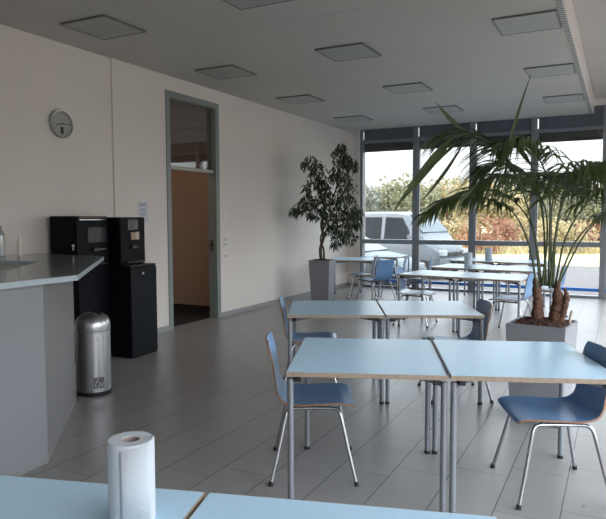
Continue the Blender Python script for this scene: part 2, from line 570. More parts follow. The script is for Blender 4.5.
def make_table(w, d):
    """origin at the front left corner on the floor, w along x, d along y"""
    t = empty('canteen_table')
    bm = B(); box(bm, 0.003, w - 0.003, 0.003, d - 0.003, 0.7155, 0.74)
    top = link('tabletop', bm, M_TOP, t)
    bm = B()
    for a in ((0, w, 0, 0.003), (0, w, d - 0.003, d), (0, 0.003, 0.003, d - 0.003), (w - 0.003, w, 0.003, d - 0.003)):
        box(bm, *a, 0.7155, 0.7395)
    link('edge_band', bm, M_EDGE, top)
    cx, cyy = w / 2, d / 2
    for sx in (0, 1):
        for sy in (0, 1):
            x = 0.018 if sx == 0 else w - 0.018
            y = 0.032 if sy == 0 else d - 0.032
            bm = B(); tube(bm, [(x, y, 0.012), (x, y, 0.700)], 0.0165, 14)
            lg = link('leg', bm, M_TUBE, t, smooth=True)
            bm = B(); tube(bm, [(x, y, 0.0), (x, y, 0.02)], 0.019, 14)
            link('foot_cap', bm, M_BLACK, lg, smooth=True)
            bm = B(); ix = x + (0.03 if sx == 0 else -0.03); iy = y + (0.03 if sy == 0 else -0.03)
            bx = x + (0.040 if sx == 0 else -0.040); box(bm, bx - 0.017, bx + 0.017, y - 0.02, y + 0.02, 0.686, 0.7155, bev=0.004)
            link('corner_bracket', bm, M_BLACK, t)
            bm = B()
            ex = cx + (-0.04 if sx == 0 else 0.04); ey = cyy + (-(d / 2 - 0.35) if sy == 0 else (d / 2 - 0.35))
            tube(bm, catmull([(x, y, 0.672), (x + (ix - x) * 1.5, y + (iy - y) * 1.5, 0.690), (ex, ey, 0.697)], 4), 0.0145, 8)
            link('diagonal_brace', bm, M_TUBE, t, smooth=True)
    bm = B(); tube(bm, [(cx, 0.34, 0.695), (cx, d - 0.34, 0.695)], 0.0175, 8)
    link('centre_beam', bm, M_TUBE, t, smooth=True)
    return t


PROTO = {}


def table(x, y, ang, w, d, label, group):
    k = (w, d)
    if k in PROTO: t = copy_tree(PROTO[k])
    else:
        t = make_table(w, d); PROTO[k] = t
    t.location = (x, y, 0); t.rotation_euler = (0, 0, ang)
    tag(t, label, 'table', group)
    return t


def along(x, y, ang, dx, dy):
    return (x + dx * math.cos(ang) - dy * math.sin(ang), y + dx * math.sin(ang) + dy * math.cos(ang))


def pair(fx, fy, deg, w, d, labels, group):
    a = R(deg)
    out = [table(fx, fy, a, w, d, labels[0], group)]
    x2, y2 = along(fx, fy, a, w + 0.012, 0)
    out.append(table(x2, y2, a, w, d, labels[1], group))
    return out


G = 'canteen tables with light blue tops'
# foreground pair: the far edge is seen, so step back by the depth
a0 = R(16.3)
fx, fy = along(-1.043, 1.419, a0, -0.806, -0.92)
pair(fx, fy, 16.3, 0.80, 0.92, ['light blue table at the bottom edge carrying the big paper roll', 'light blue table cut off at the bottom edge, right of the big paper roll'], G)
# first row with the two clear chairs
r1 = pair(-1.51, 2.745, 21.0, 0.82, 0.92, ['light blue table with a chair tucked under its left side, nearest full row', 'light blue table in front of the palm planter, blue chair at its right'], G)
# second row
r2 = pair(-2.40, 4.39, 25.0, 0.79, 0.88, ['left pale table of the second row, directly in front of the ficus planter', 'right pale table of the second row, left of the palm planter'], G)
# third to fifth rows
r3 = pair(-2.77, 8.28, -8.0, 0.84, 0.84, ['left table of the third row, grey chair at its left end', 'right table of the third row, blue chair at its right end'], G)
r4 = pair(-2.72, 9.70, -8.0, 0.84, 0.88, ['left bright table of the fourth row with a paper roll on it', 'right bright table of the fourth row, partly behind the palm'], G)
r5 = pair(-2.80, 11.35, -6.0, 0.84, 0.88, ['left table of the farthest row, close to the window front', 'right table of the farthest row, behind the palm stalks'], G)
# by the left wall
table(-4.80, 10.46, R(20), 0.80, 0.92, 'light table in the far left corner beside the ficus planter', G)
table(-4.72, 11.70, R(2), 0.80, 0.92, 'light table right at the window front behind the corner table', G)

# linking strip sticking out of the joint in the first row
bm = B(); box(bm, -0.0115, -0.0005, 0.0, 0.925, 0.728, 0.7465)
box(bm, -0.030, 0.012, 0.926, 1.0, 0.722, 0.747, bev=0.003)
st = link('linking_strip', bm, mat('dark_grey_metal', (0.06, 0.07, 0.085), 0.4, metal=0.4), r1[1])

# ------------------------------------------------------------------ chairs


def make_chair():
    """origin on the floor under the seat centre; sitter faces +x"""
    t = empty('stacking_chair')
    prof = [(0.243, 0.430, .205), (0.222, 0.446, .215), (0.16, 0.455, .22), (0.05, 0.452, .222), (-0.06, 0.447, .22), (-0.13, 0.450, .213),
            (-0.175, 0.466, .205), (-0.203, 0.500, .197), (-0.219, 0.55, .192), (-0.232, 0.61, .19), (-0.247, 0.68, .19), (-0.262, 0.75, .188), (-0.272, 0.79, .18), (-0.277, 0.812, .155)]
    prof = [Vector(p) for p in prof]
    pts = catmull(prof, 3)
    bm = B(); th = 0.011; nx = 8
    up, dn = [], []
    for i, p in enumerate(pts):
        a = pts[max(i - 1, 0)]; b = pts[min(i + 1, len(pts) - 1)]
        d = Vector((b.x - a.x, 0, b.y - a.y)).normalized()
        nrm = Vector((-d.z, 0, d.x)) * -1
        if nrm.z < 0 and i < len(pts) // 2: nrm = -nrm
        ru, rd = [], []
        back = min(1, max(0, (p.y - 0.47) / 0.2))
        for k in range(nx + 1):
            s = (k / nx) * 2 - 1
            c = Vector((p.x, s * p.z, p.y))
            c += Vector((0.018 * s * s * back, 0, 0.010 * s * s * (1 - back)))
            ru.append(bm.verts.new(c)); rd.append(bm.verts.new(c - Vector((d.z * -1, 0, d.x)) * 0 - nrmfix(d) * th))
        up.append(ru); dn.append(rd)
    for i in range(len(pts) - 1):
        for k in range(nx):
            bm.faces.new((up[i][k], up[i + 1][k], up[i + 1][k + 1], up[i][k + 1])).material_index = 0
            bm.faces.new((dn[i][k], dn[i][k + 1], dn[i + 1][k + 1], dn[i + 1][k])).material_index = 0
        for k in (0, nx):
            bm.faces.new((up[i][k], dn[i][k], dn[i + 1][k], up[i + 1][k])).material_index = 1
    for i in (0, len(pts) - 1):
        for k in range(nx):
            bm.faces.new((up[i][k], up[i][k + 1], dn[i][k + 1], dn[i][k])).material_index = 1
    link('seat_shell', bm, [M_SEAT, M_SEATEDGE], t, smooth=True)
    for sy in (-1, 1):
        for sx in (-1, 1):
            path = [(sx * 0.245, sy * 0.272, 0.008), (sx * 0.200, sy * 0.235, 0.20), (sx * 0.163, sy * 0.204, 0.37), (sx * 0.145, sy * 0.191, 0.413),
                    (sx * 0.11, sy * 0.184, 0.424), (0, sy * 0.182, 0.426)]
            bm = B(); tube(bm, catmull(path, 5), 0.0105, 10)
            lg = link('leg', bm, M_CHROME, t, smooth=True)
            bm = B(); tube(bm, [(sx * 0.247, sy * 0.274, 0.0), (sx * 0.243, sy * 0.270, 0.024)], 0.014, 10)
            link('foot_cap', bm, M_BLACK, lg, smooth=True)
    bm = B()
    for x in (-0.09, 0.10):
        tube(bm, [(x, -0.19, 0.428), (x, 0.19, 0.428)], 0.008, 8)
    link('cross_bar', bm, M_CHROME, t, smooth=True)
    return t


def nrmfix(d):
    # outward (sitter side) normal for a profile running front -> back -> up
    return Vector((d.z, 0, -d.x)).normalized()


chair0 = None


def chair(x, y, deg, label, group='blue stacking chairs'):
    global chair0
    if chair0 is None: c = chair0 = make_chair()
    else: c = copy_tree(chair0)
    c.location = (x, y, 0); c.rotation_euler = (0, 0, R(deg))
    tag(c, label, 'chair', group)
    return c


chair(-1.645, 3.33, 27, 'blue shell chair tucked under the left side of the nearest full table')
chair(-0.322, 3.662, 204, 'blue shell chair at the right edge of the picture, in front of the palm planter')
chair(-2.46, 4.93, 26, 'blue shell chair at the left side of the second row of tables')
chair(-1.25, 5.29, 208, 'blue shell chair behind the right end of the second row of tables')
chair(-2.60, 8.60, 2, 'blue grey shell chair at the left end of the third row of tables')
chair(-1.26, 8.50, 172, 'blue shell chair at the right end of the third row, its seat shining white')
chair(-0.98, 9.95, 172, 'blue shell chair at the right end of the fourth row, behind the palm stalks')
chair(-4.36, 10.98, 198, 'blue shell chair pushed under the corner table beside the ficus')
chair(-3.78, 10.15, 150, 'saturated blue shell chair between the corner table and the third row')
chair(-3.78, 11.0, 192, 'blue shell chair, back one of the pair right of the corner table')
chair(-3.22, 10.72, 186, 'pale blue shell chair right of the cluster of blue chairs by the window')

# ------------------------------------------------------------------ paper rolls


def roll(x, y, z, label, r=0.060, h=0.232):
    t = empty('paper_towel_roll', (x, y, z))
    bm = B()
    lathe(bm, [(0.0225, 0.001), (r - 0.002, 0.0), (r, 0.004), (r, h - 0.004), (r - 0.003, h), (0.0225, h - 0.001), (0.0225, 0.001)], 40)
    p = link('paper', bm, M_PAPER, t, smooth=True)
    bm = B()
    lathe(bm, [(0.0195, 0.002), (0.022, 0.002), (0.022, h - 0.003), (0.0195, h - 0.003), (0.0195, 0.002)], 32)
    link('cardboard_core', bm, M_CARD, t, smooth=True)
    # loose outer sheet whose corner stands off
    bm = B(); n = 10; lo, hi = [], []
    for k in range(n + 1):
        u = k / n; a = R(-75) + u * R(70)
        rr = r + 0.001 + 0.010 * max(0, u - 0.45)
        lo.append(bm.verts.new((rr * math.cos(a), rr * math.sin(a), 0.0 + 0.001)))
        hi.append(bm.verts.new((rr * math.cos(a), rr * math.sin(a), h - 0.012 + 0.012 * u)))
    lo2 = [bm.verts.new(v.co * 1.0 + Vector((v.co.x, v.co.y, 0)).normalized() * 0.0008) for v in lo]
    hi2 = [bm.verts.new(v.co * 1.0 + Vector((v.co.x, v.co.y, 0)).normalized() * 0.0008) for v in hi]
    for k in range(n):
        bm.faces.new((lo[k], lo[k + 1], hi[k + 1], hi[k])); bm.faces.new((lo2[k], hi2[k], hi2[k + 1], lo2[k + 1]))
        bm.faces.new((hi[k], hi[k + 1], hi2[k + 1], hi2[k])); bm.faces.new((lo[k], lo2[k], lo2[k + 1], lo[k + 1]))
    bm.faces.new((lo[0], hi[0], hi2[0], lo2[0])); bm.faces.new((lo[n], lo2[n], hi2[n], hi[n]))
    link('loose_sheet', bm, M_PAPER, t, smooth='all')
    tag(t, label, 'paper roll', 'paper towel rolls on the tables')


roll(-1.123, 1.199, 0.7402, 'big white paper towel roll standing on the foreground table', h=0.216)
roll(-2.13, 9.86, 0.7402, 'small looking white paper roll on the fourth row of tables, left one of two')
roll(-2.14, 11.60, 0.7402, 'small looking white paper roll on the farthest row of tables, right one of two')

# ------------------------------------------------------------------ counter on the left
CZ = 1.165
cnt = empty('service_counter', (-3.155, 2.637, 0))
ox, oy = 3.155, -2.637


def P2(x, y): return (x + ox, y + oy)


bm = B()
prism(bm, [P2(-3.13, -1.0), P2(-3.155, 2.637), P2(-4.04, 3.68), P2(-4.42, 3.68), P2(-3.52, 2.4), P2(-3.52, -1.0)], 0.0, CZ - 0.035)
link('body', bm, M_CBODY, cnt)
bm = B()
prism(bm, [P2(-3.122, -0.95), P2(-3.1475, 2.625), P2(-3.1545, 2.625), P2(-3.129, -0.95)], 0.03, 1.115)
link('perforated_panel', bm, M_PERF, cnt)
# worktop built as a ring round the basin hole
HX = [P2(-4.42, 3.66), P2(-3.80, 2.90), P2(-3.80, 1.55), P2(-5.15, 1.55), P2(-5.15, 3.50)]
OUT = [P2(-4.42, 4.41), P2(-3.12, 2.88), P2(-3.115, -1.05), P2(-5.468, -1.05), P2(-5.468, 4.56)]
bm = B()
zt, zb = CZ, CZ - 0.035
vo_t = [bm.verts.new((*p, zt)) for p in OUT]; vo_b = [bm.verts.new((*p, zb)) for p in OUT]
vh_t = [bm.verts.new((*p, zt)) for p in HX]; vh_b = [bm.verts.new((*p, zb)) for p in HX]
for i in range(5):
    j = (i + 1) % 5
    bm.faces.new((vo_t[i], vo_t[j], vh_t[j], vh_t[i])).material_index = 0
    bm.faces.new((vo_b[i], vo_b[j], vh_b[j], vh_b[i])).material_index = 0
    bm.faces.new((vo_t[i], vo_t[j], vo_b[j], vo_b[i])).material_index = 1
    bm.faces.new((vh_t[i], vh_t[j], vh_b[j], vh_b[i])).material_index = 1
link('worktop', bm, [M_COUNTER, M_CEDGE], cnt)
bm = B()
prism(bm, [P2(-4.40, 3.60), P2(-3.84, 2.86), P2(-3.84, 1.60), P2(-5.10, 1.60), P2(-5.10, 3.45)], 0.0, CZ - 0.085)
link('inner_worktop', bm, M_DARKSTEEL, cnt)
tag(cnt, 'grey serving counter with speckled worktop and perforated front along the left edge', 'counter')

tapm = B(); tube(tapm, catmull([(0, 0, 0), (0, 0, 0.06), (0.02, 0, 0.075), (0.06, 0, 0.07)], 4), 0.009, 8)
tp = link('faucet', tapm, M_CHROME, None, smooth=True, loc=(-4.02, 2.93, CZ - 0.0845))
tag(tp, 'small chrome tap glinting in the sunken dark part of the counter', 'tap')

# bottles on the worktop
bm = B(); lathe(bm, [(0, 0), (0.022, 0), (0.024, 0.01), (0.024, 0.12), (0.020, 0.145), (0.010, 0.155), (0.010, 0.165)], 20)
bt = empty('squeeze_bottle', (-5.25, 4.13, CZ + 0.0003))
link('body', bm, M_CREAM, bt, smooth=True)
bm = B(); lathe(bm, [(0.013, 0.160), (0.014, 0.175), (0.006, 0.215), (0.003, 0.235), (0, 0.235)], 16)
link('nozzle', bm, M_WHITE, bt, smooth=True)
tag(bt, 'small cream squeeze bottle with pointed tip on the counter by the wall', 'bottle')
bt = empty('clear_bottle', (-5.33, 3.98, CZ + 0.0003))
bm = B(); lathe(bm, [(0, 0), (0.036, 0), (0.038, 0.012), (0.038, 0.20), (0.030, 0.235), (0.014, 0.262), (0.014, 0.275)], 24)
link('body', bm, glass_mat('bottle_glass', (0.72, 0.76, 0.78), 0.12), bt, smooth=True)
bm = B(); lathe(bm, [(0, 0.004), (0.033, 0.004), (0.033, 0.055), (0, 0.055)], 20)
link('contents', bm, M_WHITE, bt, smooth=True)
bm = B(); lathe(bm, [(0, 0.265), (0.018, 0.265), (0.018, 0.295), (0, 0.295)], 16)
link('cap', bm, mat('grey_cap', (0.28, 0.29, 0.30), 0.4), bt, smooth=True)
tag(bt, 'clear bottle with grey cap at the left picture edge on the counter', 'bottle')

# ------------------------------------------------------------------ cabinets and coffee machines
cab = empty('base_cabinet', (-5.40, 4.62, 0))
simple('body', (0, 0.39, 0, 0.44, 0, 1.02), M_CAB, cab, 0.004)
bm = B(); box(bm, 0.39, 0.402, 0.006, 0.434, 0.06, 1.008, bev=0.003)
dr = link('door', bm, M_CAB, cab)
tag(cab, 'black base cabinet under the wide coffee machine, behind the steel bin', 'cabinet')
cab = empty('base_cabinet', (-5.40, 5.075, 0))
simple('body', (0, 0.686, 0, 0.42, 0, 1.005), M_CAB, cab, 0.003)
simple('top_board', (-0.0, 0.70, -0.008, 0.405, 1.005, 1.022), mat('cabinet_top_board', (0.016, 0.017, 0.02), 0.3, spec=0.3), cab, 0.003)
bm = B(); box(bm, 0.686, 0.700, 0.004, 0.416, 0.025, 0.985, bev=0.003)
dr = link('door', bm, mat('cabinet_door_black', (0.008, 0.010, 0.013), 0.45, spec=0.12), cab)
bm = B(); lathe(bm, [(0, 0), (0.014, 0), (0.014, 0.006), (0, 0.007)], 16)
bmesh.ops.rotate(bm, verts=bm.verts, cent=(0, 0, 0), matrix=Matrix.Rotation(R(90), 3, 'Y'))
bmesh.ops.translate(bm, verts=bm.verts, vec=(0.700, 0.19, 0.925))
link('lock', bm, M_CHROME, dr, smooth=True)
tag(cab, 'deep black cabinet with small round lock under the narrow coffee machine', 'cabinet')

mc = empty('coffee_machine', (-5.40, 4.625, 1.021))
H1 = 0.535
simple('housing', (0, 0.385, 0, 0.44, 0, H1), M_MACH, mc, 0.006)
simple('front_frame', (0.385, 0.397, 0.0, 0.44, 0.0, H1 - 0.01), M_CAB, mc, 0.003)
simple('chrome_band', (0.397, 0.404, 0.035, 0.425, H1 - 0.046, H1 - 0.030), M_CHROME, mc, 0.002)
simple('reflection_strip', (0.397, 0.402, 0.035, 0.425, H1 - 0.020, H1 - 0.002), mat('brown_reflection', (0.08, 0.035, 0.03), 0.3), mc)  # brown reflection above the chrome band, painted as a thin strip
simple('display', (0.397, 0.401, 0.145, 0.41, 0.255, 0.415), M_SCREEN, mc)
simple('spout', (0.397, 0.43, 0.20, 0.28, 0.16, 0.20), M_BLACK, mc, 0.004)
simple('label_strip', (0.397, 0.4005, 0.31, 0.40, 0.175, 0.182), M_STEEL, mc)
simple('drip_tray', (0.397, 0.44, 0.09, 0.36, 0.015, 0.035), M_BLACK, mc, 0.003)
simple('lock', (0.335, 0.365, -0.008, 0.0, 0.205, 0.235), M_BLACK, mc, 0.002)
bm = B(); box(bm, 0.333, 0.367, -0.014, -0.008, 0.222, 0.240, bev=0.002); box(bm, 0.345, 0.355, -0.013, -0.009, 0.18, 0.223)
link('key', bm, M_WHITE, mc)
tag(mc, 'wide black coffee machine with chrome band and a white key in its side', 'coffee machine')

mc = empty('coffee_machine', (-5.40, 5.10, 1.023))
H2 = 0.52
simple('housing', (0, 0.53, 0, 0.39, 0, H2), M_MACH, mc, 0.005)
simple('front_panel', (0.53, 0.542, 0.004, 0.386, 0.01, H2 - 0.004), M_CAB, mc, 0.003)
simple('display', (0.542, 0.546, 0.115, 0.275, H2 - 0.14, H2 - 0.025), M_SCREEN2, mc)
simple('product_picture', (0.542, 0.546, 0.16, 0.235, 0.27, 0.35), M_TAN, mc)
simple('product_picture', (0.542, 0.546, 0.237, 0.29, 0.27, 0.355), M_TANL, mc)
simple('spout', (0.542, 0.575, 0.15, 0.24, 0.17, 0.21), M_BLACK, mc, 0.004)
simple('drip_tray', (0.542, 0.585, 0.06, 0.33, 0.012, 0.03), M_BLACK, mc, 0.003)
tag(mc, 'narrow black coffee machine with small screen and tan picture, right of the wide one', 'coffee machine')

# ------------------------------------------------------------------ bin
bn = empty('pedal_bin', (-4.09, 3.93, 0), R(16))
bm = B(); lathe(bm, [(0, 0.0), (0.150, 0.0), (0.153, 0.01), (0.153, 0.03), (0.146, 0.034), (0, 0.034)], 40)
link('base_ring', bm, M_BLACK, bn, smooth=True)
bm = B(); lathe(bm, [(0, 0.0345), (0.146, 0.0345), (0.147, 0.05), (0.147, 0.545), (0.150, 0.548), (0.150, 0.560), (0.147, 0.563), (0, 0.563)], 40)
link('body', bm, M_STEEL, bn, smooth=True)
bm = B(); lathe(bm, [(0.148, 0.5635), (0.150, 0.58), (0.149, 0.61), (0.141, 0.645), (0.124, 0.675), (0.097, 0.693), (0.06, 0.701), (0, 0.703)], 40)
lid = link('dome_lid', bm, M_STEEL, bn, smooth='all')
bm = B(); tube(bm, catmull([(-0.08, -0.05, 0.690), (-0.04, -0.05, 0.712), (0.04, -0.05, 0.712), (0.08, -0.05, 0.690)], 4), 0.008, 8)
link('lid_handle', bm, M_STEEL, lid, smooth=True)
simple('lid_flap', (-0.02, 0.09, -0.045, 0.035, 0.697, 0.706), M_BLACK, lid, 0.003)
bm = B()
for k in range(7):  # curved sticker
    a0_, a1_ = R(-62 + k * 5), R(-62 + (k + 1) * 5)
    q = [bm.verts.new((0.1478 * math.cos(a), 0.1478 * math.sin(a), z)) for a, z in ((a0_, 0.07), (a1_, 0.07), (a1_, 0.165), (a0_, 0.165))]
    bm.faces.new(q)
bmesh.ops.remove_doubles(bm, verts=bm.verts, dist=1e-5)
stk = link('emblem_sticker', bm, mat('sticker_grey', (0.10, 0.10, 0.11), 0.4), bn, smooth='all')
bm = B()
def cyl(a, z, r=0.1490): return (r * math.cos(R(a)), r * math.sin(R(a)), z)
tube(bm, [cyl(-55, 0.085), cyl(-56, 0.11), cyl(-50, 0.135), cyl(-46, 0.155)], 0.0022, 6)
tube(bm, [cyl(-50, 0.080), cyl(-44, 0.09), cyl(-40, 0.11), cyl(-44, 0.125)], 0.0022, 6)
tube(bm, [cyl(-36, 0.08), cyl(-32, 0.10), cyl(-33, 0.12)], 0.0022, 6)
link('emblem', bm, M_WHITE, stk, smooth=True)
bm = B(); box(bm, -0.006, 0.006, -0.0008, 0.0008, -0.004, 0.004)
bmesh.ops.transform(bm, matrix=Matrix.Translation(cyl(-48, 0.500, 0.1480)) @ Matrix.Rotation(R(42), 4, 'Z'), verts=bm.verts)
link('red_dot', bm, M_RED, bn)
bm = B(); box(bm, -0.035, 0.035, -0.20, -0.15, 0.012, 0.022, bev=0.003)
bmesh.ops.rotate(bm, verts=bm.verts, cent=(0, 0, 0), matrix=Matrix.Rotation(R(-60), 3, 'Z'))
link('pedal', bm, M_BLACK, bn)
tag(bn, 'round brushed steel pedal bin with domed lid beside the counter', 'bin')

# ------------------------------------------------------------------ clock, notice, switches
ck = empty('wall_clock', (XW - 0.0195, 4.87, 2.562))
def disc(prof, m, parent, name, seg=48):
    bm_ = B(); lathe(bm_, prof, seg)
    bmesh.ops.rotate(bm_, verts=bm_.verts, cent=(0, 0, 0), matrix=Matrix.Rotation(R(90), 3, 'Y'))
    return link(name, bm_, m, parent, smooth=True)
disc([(0.150, 0.0), (0.158, 0.006), (0.158, 0.028), (0.150, 0.038), (0.138, 0.036), (0.134, 0.020)], M_CLOCKRIM, ck, 'rim')
disc([(0, 0.0), (0.149, 0.0), (0.136, 0.019), (0, 0.019)], M_DIAL, ck, 'dial')
for k in range(12):
    ln = 0.022 if k % 3 == 0 else 0.012
    bm = B(); box(bm, 0.019, 0.0205, -0.003, 0.003, -ln / 2, ln / 2)
    bmesh.ops.transform(bm, matrix=Matrix.Rotation(2 * math.pi * k / 12, 4, 'X') @ Matrix.Translation((0, 0, 0.112)), verts=bm.verts)
    link('hour_mark', bm, M_INK, ck)
def hand(name, ang, ln, w):   # clockwise from 12, seen from +x: 3 o'clock is +y
    bm_ = B(); box(bm_, 0.022, 0.0245, -w, w, -0.02, ln)
    bmesh.ops.rotate(bm_, verts=bm_.verts, cent=(0, 0, 0), matrix=Matrix.Rotation(-R(ang), 3, 'X'))
    return link(name, bm_, M_INK, ck)
hand('minute_hand', 91, 0.125, 0.0035)
hand('hour_hand', 254, 0.080, 0.005)
simple('date_window', (0.0195, 0.023, -0.016, 0.020, -0.105, -0.035), M_INK, ck)
tag(ck, 'round silver wall clock with dark hands above the black coffee machines', 'clock')

nt_ = empty('wall_notice', (XW + 0.001, 6.13, 1.60))
simple('sheet', (0, 0.002, -0.085, 0.085, -0.12, 0.14), M_NOTE, nt_)
bm = B()
for z, w in ((0.11, 0.07), (0.10, 0.06), (0.05, 0.05), (0.03, 0.06), (-0.01, 0.06), (-0.03, 0.04)):
    box(bm, 0.002, 0.0026, -w, w, z - 0.004, z + 0.004)
link('print', bm, M_NOTEP, nt_)
tag(nt_, 'white notice sheet with violet heading on the wall left of the doorway', 'notice')

for i, (z, nm, lab, h) in enumerate(((1.57, 'light_switch', 'white light switch on the wall right of the doorway, topmost fitting', 0.08),
                                  (1.16, 'wall_socket', 'white double socket on the wall right of the doorway, middle fitting', 0.15),
                                  (0.94, 'wall_socket', 'white single socket on the wall right of the doorway, lowest fitting', 0.08))):
    t = empty(nm, (XW + 0.001, 7.97, z))
    simple('cover_plate', (0, 0.010, -0.04, 0.04, -h / 2, h / 2), M_WHITE, t, 0.003)
    if nm == 'light_switch':
        simple('rocker', (0.010, 0.016, -0.028, 0.028, -0.028, 0.028), M_WHITE, t, 0.002)
    else:
        for dz in ((-0.037, 0.037) if h > 0.1 else (0,)):
            bm = B(); lathe(bm, [(0.024, 0.0), (0.024, 0.003), (0.019, 0.003), (0.019, 0.0008), (0, 0.0008)], 20)
            bmesh.ops.rotate(bm, verts=bm.verts, cent=(0, 0, 0), matrix=Matrix.Rotation(R(90), 3, 'Y'))
            bmesh.ops.translate(bm, verts=bm.verts, vec=(0.010, 0, dz))
            link('socket_well', bm, mat('socket_grey', (0.45, 0.45, 0.45), 0.5), t, smooth=True)
    tag(t, lab, 'switch' if nm == 'light_switch' else 'socket')

# ------------------------------------------------------------------ planters


def planter_mesh(top, bot, h, rim):
    bm = B()
    def ring(s, z): return [bm.verts.new((x * s / 2, y * s / 2, z)) for x, y in ((-1, -1), (1, -1), (1, 1), (-1, 1))]
    rs = [ring(bot, 0), ring(top, h), ring(top - 2 * rim, h), ring(top - 2 * rim - 0.01, h - 0.10)]
    bm.faces.new(rs[0]); bm.faces.new(rs[-1])
    for a, b in zip(rs[:-1], rs[1:]):
        for k in range(4): bm.faces.new((a[k], a[(k + 1) % 4], b[(k + 1) % 4], b[k]))
    bmesh.ops.bevel(bm, geom=[e for e in bm.edges], offset=0.005, segments=2, affect='EDGES')
    return bm


def soil_mesh(s, z, amp, seed):
    rnd = random.Random(seed)
    bm = B(); n = 22; g = []
    for i in range(n + 1):
        row = []
        for j in range(n + 1):
            x, y = (i / n - .5) * s, (j / n - .5) * s
            e_ = min(i, j, n - i, n - j)
            row.append(bm.verts.new((x, y, z + (rnd.uniform(-1, 1) * 0.010 + amp * math.cos(x / s * 3) * math.cos(y / s * 3) if e_ else -0.01))))
        g.append(row)
    for i in range(n):
        for j in range(n): bm.faces.new((g[i][j], g[i + 1][j], g[i + 1][j + 1], g[i][j + 1]))
    r = bmesh.ops.extrude_face_region(bm, geom=bm.faces[:])
    for v in [v for v in r['geom'] if isinstance(v, bmesh.types.BMVert)]:
        v.co.z = z - 0.05
    return bm


palm = empty('potted_palm', (-0.508, 4.944, 0), R(-8))
link('planter_box', planter_mesh(0.425, 0.35, 0.74, 0.02), M_PLANTER, palm)
link('soil', soil_mesh(0.37, 0.735, 0.03, 3), M_SOIL, palm)
pinv = (Matrix.Translation((-0.508, 4.944, 0)) @ Matrix.Rotation(R(-8), 4, 'Z')).inverted()

# trunks (world coordinates turned into palm space)
CAMR = Matrix.Rotation(YAW, 3, 'Z')


def pw(dx, dy, z):
    """offset from the palm centre: dx to the viewer's right, dy away from the viewer"""
    v = CAMR @ Vector((dx, dy, 0))
    return pinv @ Vector((-0.508 + v.x, 4.944 + v.y, z))


def trunk(pts, rs, seed):
    rnd = random.Random(seed)
    P = catmull([pw(*p) for p in pts], 6)
    n = len(P); rr = []
    for i in range(n):
        t = i / (n - 1) * (len(rs) - 1); k = min(int(t), len(rs) - 2); f = t - k
        rr.append((rs[k] * (1 - f) + rs[k + 1] * f) * (1 + 0.08 * math.sin(i * 2.4) + rnd.uniform(-.12, .12)))
    bm = B(); tube(bm, P, rr, 12)
    return link('trunk', bm, M_TRUNK, palm, smooth=True)


trunk([(-0.03, 0.02, 0.70), (-0.035, 0.02, 0.80), (-0.03, 0.02, 0.90), (-0.045, 0.02, 0.99), (-0.055, 0.02, 1.07)], [0.050, 0.040, 0.036, 0.028, 0.016], 1)
trunk([(0.085, -0.03, 0.70), (0.09, -0.03, 0.80), (0.105, -0.03, 0.90), (0.095, -0.03, 0.98), (0.105, -0.03, 1.05)], [0.056, 0.048, 0.046, 0.028, 0.014], 2)
trunk([(0.015, 0.07, 0.70), (0.0, 0.07, 0.88), (-0.005, 0.07, 1.02)], [0.036, 0.028, 0.016], 4)
trunk([(0.10, -0.06, 0.70), (0.125, -0.07, 0.82), (0.15, -0.07, 0.93), (0.14, -0.05, 1.00)], [0.026, 0.026, 0.022, 0.008], 6)
bm = B(); tube(bm, catmull([pw(0.17, -0.09, 0.70), pw(0.17, -0.09, 0.78), pw(0.185, -0.09, 0.84)], 4), [0.010] * 8 + [0.005], 8)
link('shoot', bm, M_TANL, palm, smooth=True)



def frond(pts, seed, start=0.45, n=34, ll=0.42, droop=1.0, wid=0.024, side=1.0, tip=None, rr=0.0085, name='frond', fw=0.0):
    rnd = random.Random(seed)
    P = catmull([pw(*p) for p in pts], 10)
    m = len(P)
    bm = B()
    tube(bm, P, [rr * (1 - 0.75 * i / (m - 1)) for i in range(m)], 6, mi=1)
    for k in range(n):
        u = start + (1 - start) * (k / (n - 1))
        f = u * (m - 1); i = min(int(f), m - 2); t = f - i
        c = P[i].lerp(P[i + 1], t)
        d = (P[i + 1] - P[i]).normalized()
        sd = d.cross(Vector((0, 0, 1)))
        if sd.length < 0.2: sd = Vector((1, 0, 0))
        sd.normalize()
        rel = (u - start) / (1 - start)
        L = ll * (0.55 + 0.9 * math.sin(math.pi * min(0.9, 0.15 + rel * 0.8))) * rnd.uniform(0.85, 1.1)
        for s in (-1, 1):
            fwd = 0.45 + 0.9 * rel + fw
            v = (sd * s * side + d * fwd + Vector((0, 0, 0.0 + rnd.uniform(-.22, .22)))).normalized()
            pts_ = []; p = c.copy(); seg = 7
            wv = v.cross(Vector((0, 0, 1))).normalized()
            tw = rnd.uniform(-0.5, 0.5)
            wv = (wv * math.cos(tw) + wv.cross(v) * math.sin(tw)).normalized()
            prev = None
            for q in range(seg + 1):
                x = q / seg
                w = wid * (math.sin(math.pi * (0.12 + 0.88 * x) ** 0.8) if x < 1 else 0) * 0.5 + 0.0008
                a = bm.verts.new(p - wv * w + Vector((0, 0, 0.15 * w))); b_ = bm.verts.new(p + wv * w + Vector((0, 0, 0.15 * w)))
                if prev: bm.faces.new((prev[0], prev[1], b_, a)).material_index = 0
                prev = (a, b_)
                v = (v + Vector((0, 0, -1)) * (0.13 * droop * (0.4 + x * 1.3))).normalized()
                p = p + v * (L / seg)
    return link(name, bm, [M_PALM, M_PETIOLE], palm, smooth='all')


def I(px, py, dep=0.0):      # from the look of the fronds in the photograph: 127 px per metre at the palm
    return ((px - 544) / 127.0, dep, 1.53 + (218 - py) / 127.0)


